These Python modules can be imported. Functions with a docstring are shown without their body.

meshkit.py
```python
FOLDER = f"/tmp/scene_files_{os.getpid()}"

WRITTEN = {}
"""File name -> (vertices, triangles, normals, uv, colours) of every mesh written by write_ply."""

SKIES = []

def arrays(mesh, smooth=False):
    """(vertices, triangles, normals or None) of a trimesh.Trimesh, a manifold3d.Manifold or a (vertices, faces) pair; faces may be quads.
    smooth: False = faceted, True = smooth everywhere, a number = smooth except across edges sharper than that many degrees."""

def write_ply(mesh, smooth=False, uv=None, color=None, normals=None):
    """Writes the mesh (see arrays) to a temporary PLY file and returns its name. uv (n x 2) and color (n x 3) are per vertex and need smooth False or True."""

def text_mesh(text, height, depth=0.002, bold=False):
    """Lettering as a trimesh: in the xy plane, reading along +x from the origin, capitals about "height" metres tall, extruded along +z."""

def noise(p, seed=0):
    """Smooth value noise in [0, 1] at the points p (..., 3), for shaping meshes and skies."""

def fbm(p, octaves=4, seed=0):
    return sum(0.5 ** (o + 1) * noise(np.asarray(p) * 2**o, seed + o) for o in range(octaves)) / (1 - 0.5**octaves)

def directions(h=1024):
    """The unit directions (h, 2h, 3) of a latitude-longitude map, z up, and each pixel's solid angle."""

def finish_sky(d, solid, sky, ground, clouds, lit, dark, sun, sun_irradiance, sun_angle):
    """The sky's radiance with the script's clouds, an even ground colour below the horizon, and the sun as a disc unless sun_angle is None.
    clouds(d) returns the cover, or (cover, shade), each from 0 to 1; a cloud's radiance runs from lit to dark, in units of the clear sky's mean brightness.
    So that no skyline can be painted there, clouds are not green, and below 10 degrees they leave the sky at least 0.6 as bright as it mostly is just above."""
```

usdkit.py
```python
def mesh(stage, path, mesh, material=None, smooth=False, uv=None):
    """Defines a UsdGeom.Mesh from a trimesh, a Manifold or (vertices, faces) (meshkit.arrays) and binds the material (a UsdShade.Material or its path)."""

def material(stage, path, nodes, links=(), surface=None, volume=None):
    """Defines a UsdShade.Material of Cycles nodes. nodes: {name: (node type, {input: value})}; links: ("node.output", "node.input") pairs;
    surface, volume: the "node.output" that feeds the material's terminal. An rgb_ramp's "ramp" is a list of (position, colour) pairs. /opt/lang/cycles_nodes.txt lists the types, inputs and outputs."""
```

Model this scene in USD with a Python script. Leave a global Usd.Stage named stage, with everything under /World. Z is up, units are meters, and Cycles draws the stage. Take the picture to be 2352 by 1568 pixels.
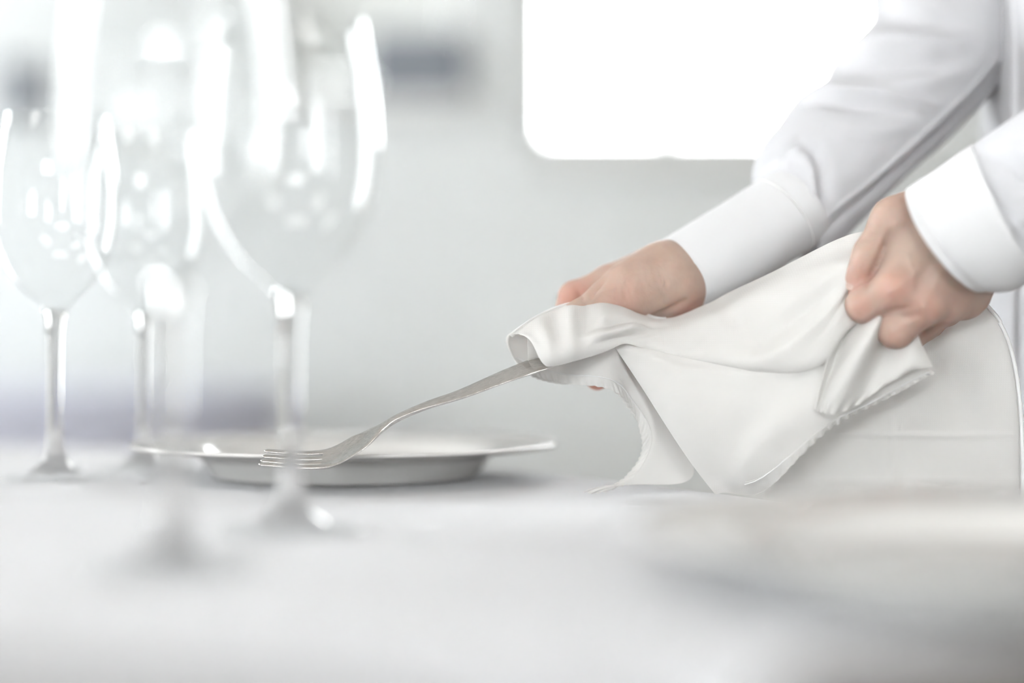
import math, random
import numpy as np
import trimesh
import manifold3d
from scipy.interpolate import RectBivariateSpline, CubicSpline, RegularGridInterpolator, PchipInterpolator
from pxr import Usd, UsdGeom, UsdLux, UsdShade, Gf, Sdf, Vt
import usdkit, meshkit

random.seed(7); np.random.seed(7)
stage = Usd.Stage.CreateInMemory()
UsdGeom.SetStageUpAxis(stage, 'Z'); UsdGeom.SetStageMetersPerUnit(stage, 1.0)
UsdGeom.Xform.Define(stage, '/World'); UsdGeom.Scope.Define(stage, '/World/Looks')

# ------------------------------------------------------------------ camera, sky, added fill panels
F = 3815.0                    # focal length in pixels of the 2352-wide photograph
CX, HY = 1176.0, 803.0        # column of the optical axis, row of the horizon
TZ = 0.75                     # table top height
CZ = TZ + 0.0824              # camera height
cam = UsdGeom.Camera.Define(stage, '/World/camera')
cam.CreateHorizontalApertureAttr(36.0); cam.CreateFocalLengthAttr(36.0 * F / 2352)
cam.CreateFStopAttr(1.35); cam.CreateFocusDistanceAttr(0.93)
cam.CreateClippingRangeAttr(Gf.Vec2f(0.05, 200))
cam.AddTranslateOp().Set(Gf.Vec3d(0, 0, CZ)); cam.AddRotateXOp().Set(90 + math.degrees(math.atan((HY - 784) / F)))
cam.CreateExposureAttr(-0.52)

dome = UsdLux.DomeLight.Define(stage, '/World/sky')
dome.CreateIntensityAttr(11.0); dome.CreateColorAttr(Gf.Vec3f(0.97, 0.985, 1.0))


def fill_panel(name, x, y, w, h, power):
    l = UsdLux.RectLight.Define(stage, '/World/' + name)
    l.CreateWidthAttr(w); l.CreateHeightAttr(h); l.CreateIntensityAttr(power); l.CreateColorAttr(Gf.Vec3f(1.0, 0.985, 0.96))
    l.AddTranslateOp().Set(Gf.Vec3d(x, y, 2.885))


for k, (x, y) in enumerate([(-2.3, -0.2), (-0.2, -1.0), (-2.0, -2.0), (1.8, -2.0)]):  # added overhead fill under the ceiling, out of view, to brighten the table
    fill_panel('added_fill_panel' + (f'_{k:03d}' if k else ''), x, y, 1.2, 0.6, 7)


def P(px, py, d):
    """The point at distance d in front of the camera on the ray through a pixel of the photograph."""
    return np.array([(px - CX) / F * d, d, CZ - (py - HY) / F * d])


def to_px(v):
    return np.stack([CX + F * v[:, 0] / v[:, 1], HY - F * (v[:, 2] - CZ) / v[:, 1]], 1)


# ------------------------------------------------------------------ naming helpers
used = {}


def numbered(parent, name):
    k = (parent, name)
    n = used.get(k, 0); used[k] = n + 1
    return name if n == 0 else f'{name}_{n:03d}'


def path_of(parent, name):
    base = '/World' if parent is None else str(parent.GetPath())
    return base + '/' + numbered(base, name)


def tag(o, label=None, cat=None, group=None, kind=None):
    p = o if isinstance(o, Usd.Prim) else o.GetPrim()
    for k, v in (('label', label), ('category', cat), ('group', group), ('kind', kind)):
        if v: p.SetCustomDataByKey(k, v)
    return p


def obj(name, mesh, mat, parent=None, smooth=40, label=None):
    m = usdkit.mesh(stage, path_of(parent, name), mesh, mat, smooth)
    p = m.GetPrim()
    if label: p.SetCustomDataByKey('label', label)
    return p


def thing(name, label, cat, loc=(0, 0, 0), group=None, rotz=0, kind=None):
    x = UsdGeom.Xform.Define(stage, path_of(None, name))
    x.AddTranslateOp().Set(Gf.Vec3d(*map(float, loc)))
    if rotz: x.AddRotateZOp().Set(rotz)
    return tag(x, label, cat, group, kind)


def dup(root, loc, label, rotz=0):
    was = root.GetCustomData()
    r = thing(root.GetName(), label, was['category'], loc, was.get('group'), rotz)
    r.GetReferences().AddInternalReference(root.GetPath()); r.SetInstanceable(True)
    r.SetCustomDataByKey('label', label)
    return r


def struct(name, mesh, mat, smooth=False):
    p = usdkit.mesh(stage, '/World/' + name, mesh, mat, smooth).GetPrim()
    p.SetCustomDataByKey('kind', 'structure')
    return p


# ------------------------------------------------------------------ materials
def mat(name, nodes, links=(), surface='p.BSDF'):
    return usdkit.material(stage, '/World/Looks/' + name, nodes, links, surface=surface)


def plain(name, col, rough=0.6, var=0.04, scale=6, bump=0.0, bump_scale=60, **kw):
    lo = tuple(c * (1 - var) for c in col); hi = tuple(min(1, c * (1 + var)) for c in col)
    nodes = {'t': ('texture_coordinate', {}), 'n': ('noise_texture', {'scale': scale, 'detail': 4}),
             'r': ('rgb_ramp', {'ramp': [(0.3, lo), (0.7, hi)]}),
             'p': ('principled_bsdf', {'roughness': rough, **kw})}
    links = [('t.object', 'n.vector'), ('n.fac', 'r.fac'), ('r.color', 'p.base_color')]
    if bump:
        nodes['bn'] = ('noise_texture', {'scale': bump_scale, 'detail': 3})
        nodes['b'] = ('bump', {'strength': bump, 'distance': 0.002})
        links += [('t.object', 'bn.vector'), ('bn.fac', 'b.height'), ('b.normal', 'p.normal')]
    return mat(name, nodes, links)


def cloth_mat(name, col, weave=1600, trans=0.18, strength=0.12, sheen=0.15):
    nodes = {'t': ('texture_coordinate', {}), 'n': ('noise_texture', {'scale': 14, 'detail': 4}),
             'r': ('rgb_ramp', {'ramp': [(0.3, tuple(c * 0.985 for c in col)), (0.7, tuple(min(1, c * 1.01) for c in col))]}),
             'w1': ('wave_texture', {'scale': weave / 6.28, 'bands_direction': 'x', 'distortion': 0.6, 'detail': 1}),
             'w2': ('wave_texture', {'scale': weave / 6.28, 'bands_direction': 'z', 'distortion': 0.6, 'detail': 1}),
             'm': ('math', {'math_type': 'multiply'}),
             'b': ('bump', {'strength': strength, 'distance': 0.0003}),
             'p': ('principled_bsdf', {'roughness': 0.9, 'specular_ior_level': 0.25, 'sheen_weight': sheen, 'sheen_roughness': 0.5}),
             'tr': ('translucent_bsdf', {'color': tuple(min(1, c * 1.0) for c in col)}),
             'mx': ('mix_closure', {'fac': trans})}
    links = [('t.object', 'n.vector'), ('t.object', 'w1.vector'), ('t.object', 'w2.vector'), ('n.fac', 'r.fac'),
             ('w1.fac', 'm.value1'), ('w2.fac', 'm.value2'), ('m.value', 'b.height'), ('b.normal', 'p.normal'),
             ('r.color', 'p.base_color'), ('p.BSDF', 'mx.closure1'), ('tr.BSDF', 'mx.closure2')]
    return mat(name, nodes, links, 'mx.closure')


M = {}
M['napkin'] = cloth_mat('napkin_cotton', (0.945, 0.935, 0.92), trans=0.40)
M['thread'] = plain('white_thread', (0.92, 0.92, 0.92), 0.7, 0.01)
M['shirt'] = cloth_mat('shirt_cotton', (0.74, 0.74, 0.77), trans=0.14, weave=2600, strength=0.08)
M['cuff'] = cloth_mat('cuff_cotton', (0.755, 0.755, 0.77), trans=0.03, weave=2600, strength=0.08)
M['tablecloth'] = cloth_mat('tablecloth_linen', (0.755, 0.76, 0.79), trans=0.0, weave=1400)
M['lavender'] = cloth_mat('lavender_cloth', (0.74, 0.765, 0.90), trans=0.0, weave=900)
M['trouser'] = cloth_mat('trouser_cloth', (0.56, 0.56, 0.62), trans=0.0, weave=1500)
M['steel'] = mat('brushed_steel', {
    't': ('texture_coordinate', {}), 'mp': ('mapping', {'scale': (60, 900, 900)}), 'n': ('noise_texture', {'scale': 1.0, 'detail': 3}),
    'r': ('map_range', {'from_min': 0.3, 'from_max': 0.7, 'to_min': 0.15, 'to_max': 0.20}),
    'n2': ('noise_texture', {'scale': 90, 'detail': 5}), 'cr': ('rgb_ramp', {'ramp': [(0.3, (0.715, 0.70, 0.68)), (0.7, (0.75, 0.735, 0.715))]}),
    'p': ('principled_bsdf', {'metallic': 1.0})},
    [('t.object', 'mp.vector'), ('mp.vector', 'n.vector'), ('n.fac', 'r.value'), ('r.result', 'p.roughness'), ('t.object', 'n2.vector'), ('n2.fac', 'cr.fac'), ('cr.color', 'p.base_color')])
M['china'] = mat('white_china', {'n': ('noise_texture', {'scale': 8}), 'r': ('rgb_ramp', {'ramp': [(0.3, (0.90, 0.89, 0.875)), (0.7, (0.915, 0.905, 0.89))]}),
    'p': ('principled_bsdf', {'roughness': 0.12, 'coat_weight': 0.4}), 'tr': ('translucent_bsdf', {'color': (0.93, 0.90, 0.86)}), 'mx': ('mix_closure', {'fac': 0.12})},
    [('n.fac', 'r.fac'), ('r.color', 'p.base_color'), ('p.BSDF', 'mx.closure1'), ('tr.BSDF', 'mx.closure2')], 'mx.closure')
def stem_glass(name, solid, graze=0.75, face=0.045):
    return mat(name, {'p': ('principled_bsdf', {'base_color': (1, 1, 1), 'roughness': 0.0, 'ior': 1.47, 'transmission_weight': 1.0}),
                      'f': ('layer_weight', {'blend': 0.5}), 'f1': ('math', {'math_type': 'power', 'value2': 5.0}), 'f2': ('math', {'math_type': 'multiply_add', 'value2': graze, 'value3': face}), 'tr': ('transparent_bsdf', {'color': (0.992, 0.995, 0.995)}), 'g': ('glossy_bsdf', {'roughness': 0.0, 'color': (1, 1, 1)}),
                      'm': ('mix_closure', {}), 'mx': ('mix_closure', {'fac': solid})},
               [('f.facing', 'f1.value1'), ('f1.value', 'f2.value1'), ('f2.value', 'm.fac'), ('tr.BSDF', 'm.closure1'), ('g.BSDF', 'm.closure2'), ('m.closure', 'mx.closure1'), ('p.BSDF', 'mx.closure2')], 'mx.closure')


M['bowl_glass'], M['stem_glass'], M['foot_glass'] = stem_glass('bowl_glass', 0.0), stem_glass('solid_stem_glass', 1.0), stem_glass('foot_glass', 0.0, 0.22, 0.035)
M['skin'] = mat('skin', {
    't': ('texture_coordinate', {}), 'n': ('noise_texture', {'scale': 70, 'detail': 5}), 'at': ('attribute', {'attribute': 'flush'}),
    'r': ('rgb_ramp', {'ramp': [(0.3, (0.395, 0.295, 0.245)), (0.7, (0.45, 0.345, 0.292))]}),
    'mx': ('mix', {'mix_type': 'mix', 'color2': (0.46, 0.245, 0.20)}),
    'v': ('voronoi_texture', {'scale': 900, 'feature': 'distance_to_edge'}), 'mp': ('mapping', {'scale': (1.0, 1.0, 1.0)}),
    'n3': ('noise_texture', {'scale': 420, 'detail': 3}), 'b': ('bump', {'strength': 0.25, 'distance': 0.0006}),
    'p': ('principled_bsdf', {'roughness': 0.5, 'specular_ior_level': 0.35, 'subsurface_weight': 0.25, 'subsurface_scale': 0.004, 'subsurface_radius': (1.0, 0.35, 0.2)})},
    [('t.object', 'n.vector'), ('n.fac', 'r.fac'), ('r.color', 'mx.color1'), ('at.fac', 'mx.fac'), ('mx.color', 'p.base_color'),
     ('t.object', 'n3.vector'), ('n3.fac', 'b.height'), ('b.normal', 'p.normal')])
M['nail'] = plain('fingernail', (0.47, 0.34, 0.29), 0.3, 0.02)
M['hair'] = plain('brown_hair', (0.08, 0.05, 0.035), 0.5, 0.2, 80)
M['shoe'] = plain('black_leather', (0.03, 0.03, 0.03), 0.3, 0.1)
M['wall'] = plain('pale_plaster', (0.745, 0.765, 0.765), 0.9, 0.02, 3, 0.05, 80)
M['ceiling'] = plain('ceiling_plaster', (0.86, 0.845, 0.82), 0.9, 0.02, 3)
M['frame'] = plain('painted_frame', (0.80, 0.80, 0.79), 0.45, 0.02)
M['floor'] = mat('brown_floorboards', {
    't': ('texture_coordinate', {}), 'mp': ('mapping', {'scale': (1.2, 14, 1)}), 'n': ('noise_texture', {'scale': 3, 'detail': 5, 'distortion': 0.6}),
    'r': ('rgb_ramp', {'ramp': [(0.3, (0.36, 0.28, 0.225)), (0.7, (0.46, 0.37, 0.30))]}), 'p': ('principled_bsdf', {'roughness': 0.45})},
    [('t.object', 'mp.vector'), ('mp.vector', 'n.vector'), ('n.fac', 'r.fac'), ('r.color', 'p.base_color')])
M['wood'] = plain('dark_wood', (0.16, 0.11, 0.085), 0.4, 0.2, 12)
M['taupe'] = plain('taupe_upholstery', (0.09, 0.08, 0.075), 0.9, 0.06, 40, 0.2, 400)
M['pale'] = plain('pale_grey_upholstery', (0.36, 0.36, 0.37), 0.9, 0.05, 40, 0.2, 400)
M['cream'] = plain('cream_piping', (0.72, 0.63, 0.50), 0.8, 0.03)
M['added_blind'] = mat('added_sheer_blind', {'d': ('diffuse_bsdf', {'color': (0.8, 0.8, 0.79)}), 'tr': ('translucent_bsdf', {'color': (0.8, 0.82, 0.8)}), 'm': ('mix_closure', {'fac': 0.22})}, [('d.BSDF', 'm.closure1'), ('tr.BSDF', 'm.closure2')], 'm.closure')
M['slate'] = plain('slate_blue_paint', (0.19, 0.205, 0.235), 0.5, 0.08)
M['pane'] = mat('window_pane', {'f': ('fresnel', {'IOR': 1.45}), 'tr': ('transparent_bsdf', {'color': (0.98, 0.99, 0.985)}), 'g': ('glossy_bsdf', {'roughness': 0.0, 'color': (1, 1, 1)}), 'm': ('mix_closure', {})},
                [('f.fac', 'm.fac'), ('tr.BSDF', 'm.closure1'), ('g.BSDF', 'm.closure2')], 'm.closure')


# ------------------------------------------------------------------ mesh helpers
def box(x0, x1, y0, y1, z0, z1):
    return manifold3d.Manifold.cube((x1 - x0, y1 - y0, z1 - z0)).translate((x0, y0, z0))


def rbox(x0, x1, y0, y1, z0, z1, r=0.01, seg=16):
    s = manifold3d.Manifold.sphere(r, seg)
    return manifold3d.Manifold.batch_hull([s.translate((x, y, z)) for x in (x0 + r, x1 - r) for y in (y0 + r, y1 - r) for z in (z0 + r, z1 - r)])


def tm(m):
    k = m.to_mesh()
    return trimesh.Trimesh(k.vert_properties[:, :3], k.tri_verts, process=False)


def grid_faces(n, m, wrap=False):
    i, j = np.meshgrid(np.arange(n - 1), np.arange(m if wrap else m - 1), indexing='ij')
    j2 = (j + 1) % m
    return np.stack([i * m + j, i * m + j2, (i + 1) * m + j2, (i + 1) * m + j], -1).reshape(-1, 4)


def lathe(profile, n=96, closed=False):
    """profile: (r, z) list; with closed the profile is a loop. Wound so that a profile going outer side up, inner side down faces outward."""
    p = np.array(profile, float)
    a = np.arange(n) * 2 * np.pi / n
    v = np.stack([p[:, 0][:, None] * np.cos(a), p[:, 0][:, None] * np.sin(a), np.repeat(p[:, 1][:, None], n, 1)], -1).reshape(-1, 3)
    return v, grid_faces(len(p), n, True)


def smooth_path(pts, n):
    pts = np.array(pts, float)
    t = np.r_[0, np.cumsum(np.linalg.norm(np.diff(pts, axis=0), axis=1))]
    return CubicSpline(t, pts)(np.linspace(0, t[-1], n))


def pchip_path(pts, n):
    pts = np.array(pts, float)
    t = np.r_[0, np.cumsum(np.linalg.norm(np.diff(pts, axis=0), axis=1))]
    return PchipInterpolator(t, pts)(np.linspace(0, t[-1], n))


def tube(pts, r, sides=8):
    p = np.asarray(pts, float)
    r = np.broadcast_to(r, (len(p),))
    t = np.gradient(p, axis=0); t /= np.linalg.norm(t, axis=1, keepdims=True) + 1e-12
    a = np.cross(t, [0.13, 0.9, 0.31]); a /= np.linalg.norm(a, axis=1, keepdims=True) + 1e-12
    b = np.cross(t, a); w = np.arange(sides) * 2 * np.pi / sides
    v = (p[:, None] + r[:, None, None] * (np.cos(w)[None, :, None] * a[:, None] + np.sin(w)[None, :, None] * b[:, None])).reshape(-1, 3)
    f = [grid_faces(len(p), sides, True)]
    n = len(p) * sides
    v = np.vstack([v, p[0], p[-1]])
    i = np.arange(sides)
    caps = np.vstack([np.stack([np.full(sides, n), (i + 1) % sides, i], 1), np.stack([np.full(sides, n + 1), n - sides + i, n - sides + (i + 1) % sides], 1)])
    q = f[0]
    return v, np.vstack([q[:, [0, 1, 2]], q[:, [0, 2, 3]], caps])


def join(*ms):
    vs, fs, n = [], [], 0
    for v, f in ms:
        f = np.asarray(f)
        if f.shape[1] == 4: f = np.vstack([f[:, [0, 1, 2]], f[:, [0, 2, 3]]])
        vs.append(v); fs.append(f + n); n += len(v)
    return np.vstack(vs), np.vstack(fs)


class Sheet:
    """A piece of cloth through a grid of control points: cols[i] runs across the cloth, each entry (px, py, distance)."""

    def __init__(self, cols, nu=110, nv=90, noise=0.0008, seed=0, stretch=(5.0, 1.2)):
        g = np.array([[P(*q) for q in c] for c in cols])
        self.g = g; n, m = g.shape[:2]
        u, v = np.arange(n) / (n - 1), np.arange(m) / (m - 1)
        self.s = [RectBivariateSpline(u, v, g[..., k], kx=min(3, n - 1), ky=min(3, m - 1)) for k in range(3)]
        self.nu, self.nv, self.noise, self.seed, self.stretch = nu, nv, noise, seed, stretch

    def at(self, u, v):
        u, v = np.broadcast_arrays(np.asarray(u, float), np.asarray(v, float))
        p = np.stack([s.ev(u.ravel(), v.ravel()) for s in self.s], -1)
        du = np.stack([s.ev(u.ravel(), v.ravel(), dx=1) for s in self.s], -1)
        dv = np.stack([s.ev(u.ravel(), v.ravel(), dy=1) for s in self.s], -1)
        n = np.cross(du, dv); n /= np.linalg.norm(n, axis=1, keepdims=True) + 1e-12
        n *= np.where(n[:, 1:2] > 0, -1, 1)
        if self.noise:
            q = np.stack([u.ravel() * self.stretch[0], v.ravel() * self.stretch[1], np.full(u.size, self.seed * 3.7)], -1)
            p = p + n * (meshkit.fbm(q, 3, self.seed) - 0.5)[:, None] * 2 * self.noise
        return p, n

    def mesh(self, thick=0.0006, extra=None, folds=(), u0=0, u1=1, v0=0, v1=1, nu=None, nv=None, off=0.0):
        nu, nv = nu or self.nu, nv or self.nv
        u, v = np.meshgrid(np.linspace(u0, u1, nu), np.linspace(v0, v1, nv), indexing='ij')
        p, n = self.at(u, v)
        if extra is not None: p = p + n * extra(u.ravel(), v.ravel())[:, None]
        for line, width, height in folds: p = fold(p, n, line, width, height, False)
        a, b = p + n * (thick / 2 + off), p - n * (thick / 2 - off)
        N = nu * nv
        f = grid_faces(nu, nv)
        idx = np.arange(N).reshape(nu, nv)
        loop = np.r_[idx[:, 0], idx[-1, 1:], idx[-2::-1, -1], idx[0, -2:0:-1]]
        nx = np.roll(loop, -1)
        rim = np.stack([loop, nx, nx + N, loop + N], 1)
        fa, fb = f, f[:, ::-1] + N
        # orient: front faces must look along +n
        tri = p[f[0]]
        if np.dot(np.cross(tri[1] - tri[0], tri[2] - tri[0]), n[f[0][0]]) < 0:
            fa, fb, = f[:, ::-1], f + N
        else:
            rim = rim[:, ::-1]
        return np.vstack([a, b]), np.vstack([fa, fb, rim])

    def line(self, u, v, off=0.0006):
        p, n = self.at(u, v)
        return p + n * off


def fold(v, n, line, width, height, facing=True):
    """Raise (or press in) a soft crease along a polyline given in the photograph's pixels, on the side of the cloth that the photograph shows."""
    q = to_px(v); L = np.array(line, float)
    best = np.full(len(q), 1e9); tt = np.zeros(len(q)); tot = len(L) - 1
    for k in range(tot):
        a, b = L[k], L[k + 1]
        t = np.clip(((q - a) @ (b - a)) / ((b - a) @ (b - a)), 0, 1)
        d = np.linalg.norm(q - a - t[:, None] * (b - a), axis=1)
        m = d < best
        best[m] = d[m]; tt[m] = (k + t[m]) / tot
    w = np.exp(-(best / width) ** 2) * np.sin(np.pi * np.clip(tt * 0.86 + 0.07, 0, 1)) ** 0.7
    if facing: w = w * np.clip(-n[:, 1] * 3, 0, 1)
    return v + n * (w * height)[:, None]


def vnormals(v, f):
    f = np.asarray(f)
    if f.shape[1] == 4: f = np.vstack([f[:, [0, 1, 2]], f[:, [0, 2, 3]]])
    fn = np.cross(v[f[:, 1]] - v[f[:, 0]], v[f[:, 2]] - v[f[:, 0]])
    n = np.zeros_like(v)
    for k in range(3): np.add.at(n, f[:, k], fn)
    return n / (np.linalg.norm(n, axis=1, keepdims=True) + 1e-15)


def loft(stations, n_t=160, n_a=96, flat=0.85, wrinkle=None, open_ends=True, thick=0.0):
    """A sleeve: stations are (upper pixel, lower pixel, distance[, depth radius]); the section is an ellipse through the upper and lower points."""
    U = np.array([P(*s[0], s[2]) for s in stations]); L = np.array([P(*s[1], s[2]) for s in stations])
    dr = np.array([s[3] if len(s) > 3 else np.linalg.norm(U[i] - L[i]) / 2 * flat for i, s in enumerate(stations)])
    c = (U + L) / 2
    t = np.r_[0, np.cumsum(np.linalg.norm(np.diff(c, axis=0), axis=1))]
    T = np.linspace(0, t[-1], n_t)
    U, L, dr = (PchipInterpolator(t, x)(T) for x in (U, L, dr))
    c = (U + L) / 2; a = (U - L) / 2
    tan = np.gradient(c, axis=0); tan /= np.linalg.norm(tan, axis=1, keepdims=True)
    b = np.cross(a, tan); b /= np.linalg.norm(b, axis=1, keepdims=True)
    b *= np.where(b[:, 1:2] > 0, -1, 1)            # b points to the camera's side
    ang = np.arange(n_a) * 2 * np.pi / n_a
    v = c[:, None] + np.cos(ang)[None, :, None] * a[:, None] + np.sin(ang)[None, :, None] * (b * dr[:, None])[:, None]
    tt, aa = np.meshgrid(T, ang, indexing='ij')
    v = v.reshape(-1, 3); f = grid_faces(n_t, n_a, True)
    n = vnormals(v, f)
    out = v - np.repeat(c, n_a, 0)
    if np.sum(n * out) < 0: f = f[:, ::-1]; n = -n
    if wrinkle is not None: v = wrinkle(v, n, tt.ravel(), aa.ravel(), T[-1])
    return v, f, n


def shell(v, f, n_t, n_a, thick):
    """Gives an open tube of n_t rings a wall, closed at both ends."""
    n = vnormals(v, f); N = len(v)
    i = np.arange(n_a); j = (i + 1) % n_a
    e0 = np.stack([i, j, j + N, i + N], 1); k = (n_t - 1) * n_a
    e1 = np.stack([k + i, k + j, k + j + N, k + i + N], 1)
    fl = np.linalg.norm(np.cross(v[f[:1, 1]] - v[f[:1, 0]], v[f[:1, 2]] - v[f[:1, 0]]))
    same = (f[0][1] - f[0][0]) % n_a == 1 and f[0][1] < n_a
    e0, e1 = (e0[:, ::-1], e1) if same else (e0, e1[:, ::-1])
    return np.vstack([v, v - n * thick]), np.vstack([f, f[:, ::-1] + N, e0, e1])


def surface_nets(val, origin, h):
    """Closed surface at the zero level of a sampled distance field (negative inside)."""
    s = val < 0
    nx, ny, nz = val.shape
    off = np.array(list(np.ndindex(2, 2, 2)))
    corners = np.stack([val[o[0]:nx - 1 + o[0], o[1]:ny - 1 + o[1], o[2]:nz - 1 + o[2]] for o in off], -1)
    sg = corners < 0
    act = sg.any(-1) & ~sg.all(-1)
    cells = np.argwhere(act); cv = corners[act]
    edges = [(i, j) for i in range(8) for j in range(i + 1, 8) if np.abs(off[i] - off[j]).sum() == 1]
    acc = np.zeros((len(cells), 3)); cnt = np.zeros(len(cells))
    for i, j in edges:
        a, b = cv[:, i], cv[:, j]
        cr = (a < 0) != (b < 0)
        t = np.where(cr, a / np.where(cr, a - b, 1), 0)
        acc += np.where(cr[:, None], off[i] + t[:, None] * (off[j] - off[i]), 0); cnt += cr
    verts = origin + h * (cells + acc / cnt[:, None])
    idx = -np.ones(act.shape, int); idx[act] = np.arange(len(cells))
    faces = []
    for ax in range(3):
        o = [0, 0, 0]; o[ax] = 1
        A = s[:nx - o[0], :ny - o[1], :nz - o[2]]; B = s[o[0]:, o[1]:, o[2]:]
        cr = np.argwhere(A != B)
        u, w = [(1, 2), (2, 0), (0, 1)][ax]
        cr = cr[(cr[:, u] > 0) & (cr[:, w] > 0) & (cr[:, u] < val.shape[u] - 1) & (cr[:, w] < val.shape[w] - 1)]
        eu, ew = np.eye(3, dtype=int)[u], np.eye(3, dtype=int)[w]
        q = np.stack([idx[tuple((cr - a * eu - b * ew).T)] for a, b in ((1, 1), (0, 1), (0, 0), (1, 0))], 1)
        flip = B[tuple(cr.T)]
        q[flip] = q[flip][:, ::-1]
        faces.append(q)
    f = np.vstack(faces)
    return verts, np.vstack([f[:, [0, 1, 2]], f[:, [0, 2, 3]]])


def smin(a, b, k):
    h = np.clip(0.5 + 0.5 * (b - a) / k, 0, 1)
    return b + (a - b) * h - k * h * (1 - h)


def cone(p, a, b, ra, rb):
    ab = b - a
    t = np.clip(((p - a) @ ab) / (ab @ ab + 1e-15), 0, 1)
    return np.linalg.norm(p - a - t[..., None] * ab, axis=-1) - (ra + (rb - ra) * t)


def field_mesh(fn, lo, hi, h, chunk=400000):
    n = np.ceil((np.array(hi) - lo) / h).astype(int) + 1
    ax = [lo[k] + h * np.arange(n[k]) for k in range(3)]
    val = np.empty(n)
    g = np.stack(np.meshgrid(*ax, indexing='ij'), -1).reshape(-1, 3)
    flat = val.reshape(-1)
    for i in range(0, len(g), chunk): flat[i:i + chunk] = fn(g[i:i + chunk])
    return surface_nets(val, np.array(lo), h)


def chain(p, pts, k=0.004):
    d = None
    for (a, ra), (b, rb) in zip(pts[:-1], pts[1:]):
        c = cone(p, a, b, ra, rb)
        d = c if d is None else smin(d, c, k)
    return d


# ------------------------------------------------------------------ the room
X0, X1, Y0, Y1, H = -3.6, 3.4, -3.6, 3.5, 2.9


def wall(name, slab, holes):
    m = slab
    for h in holes: m = m - h
    struct(name, tm(m), M['wall'])


def win(n, x0, x1, z0, z1, y, axis='y', bars=1, label=None):
    """A window in the wall: frame, mullions, panes and sill."""
    t = UsdGeom.Xform.Define(stage, f'/World/window_{n}').GetPrim(); tag(t, kind='structure')
    place = (lambda m: m) if axis == 'y' else (lambda m: m.rotate((0, 0, 90)))
    w = 0.05
    fr = box(x0, x1, y + 0.08, y + 0.15, z0, z1) - box(x0 + w, x1 - w, y, y + 0.3, z0 + w, z1 - w)
    obj('frame', tm(place(fr)), M['frame'], t, False)
    xs = np.linspace(x0 + w, x1 - w, bars + 2)
    for x in xs[1:-1]: obj('mullion', tm(place(box(x - 0.02, x + 0.02, y + 0.085, y + 0.145, z0 + w, z1 - w))), M['frame'], t, False)
    for a, b in zip(xs[:-1], xs[1:]):
        l = 0.0 if a == xs[0] else 0.02; r = 0.0 if b == xs[-1] else 0.02
        obj('pane', tm(place(box(a + l, b - r, y + 0.112, y + 0.116, z0 + w, z1 - w))), M['pane'], t, False)
    obj('sill', tm(place(box(x0 - 0.0, x1 + 0.0, y - 0.04, y + 0.08, z0 - 0.03, z0))), M['frame'], t, False)


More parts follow.
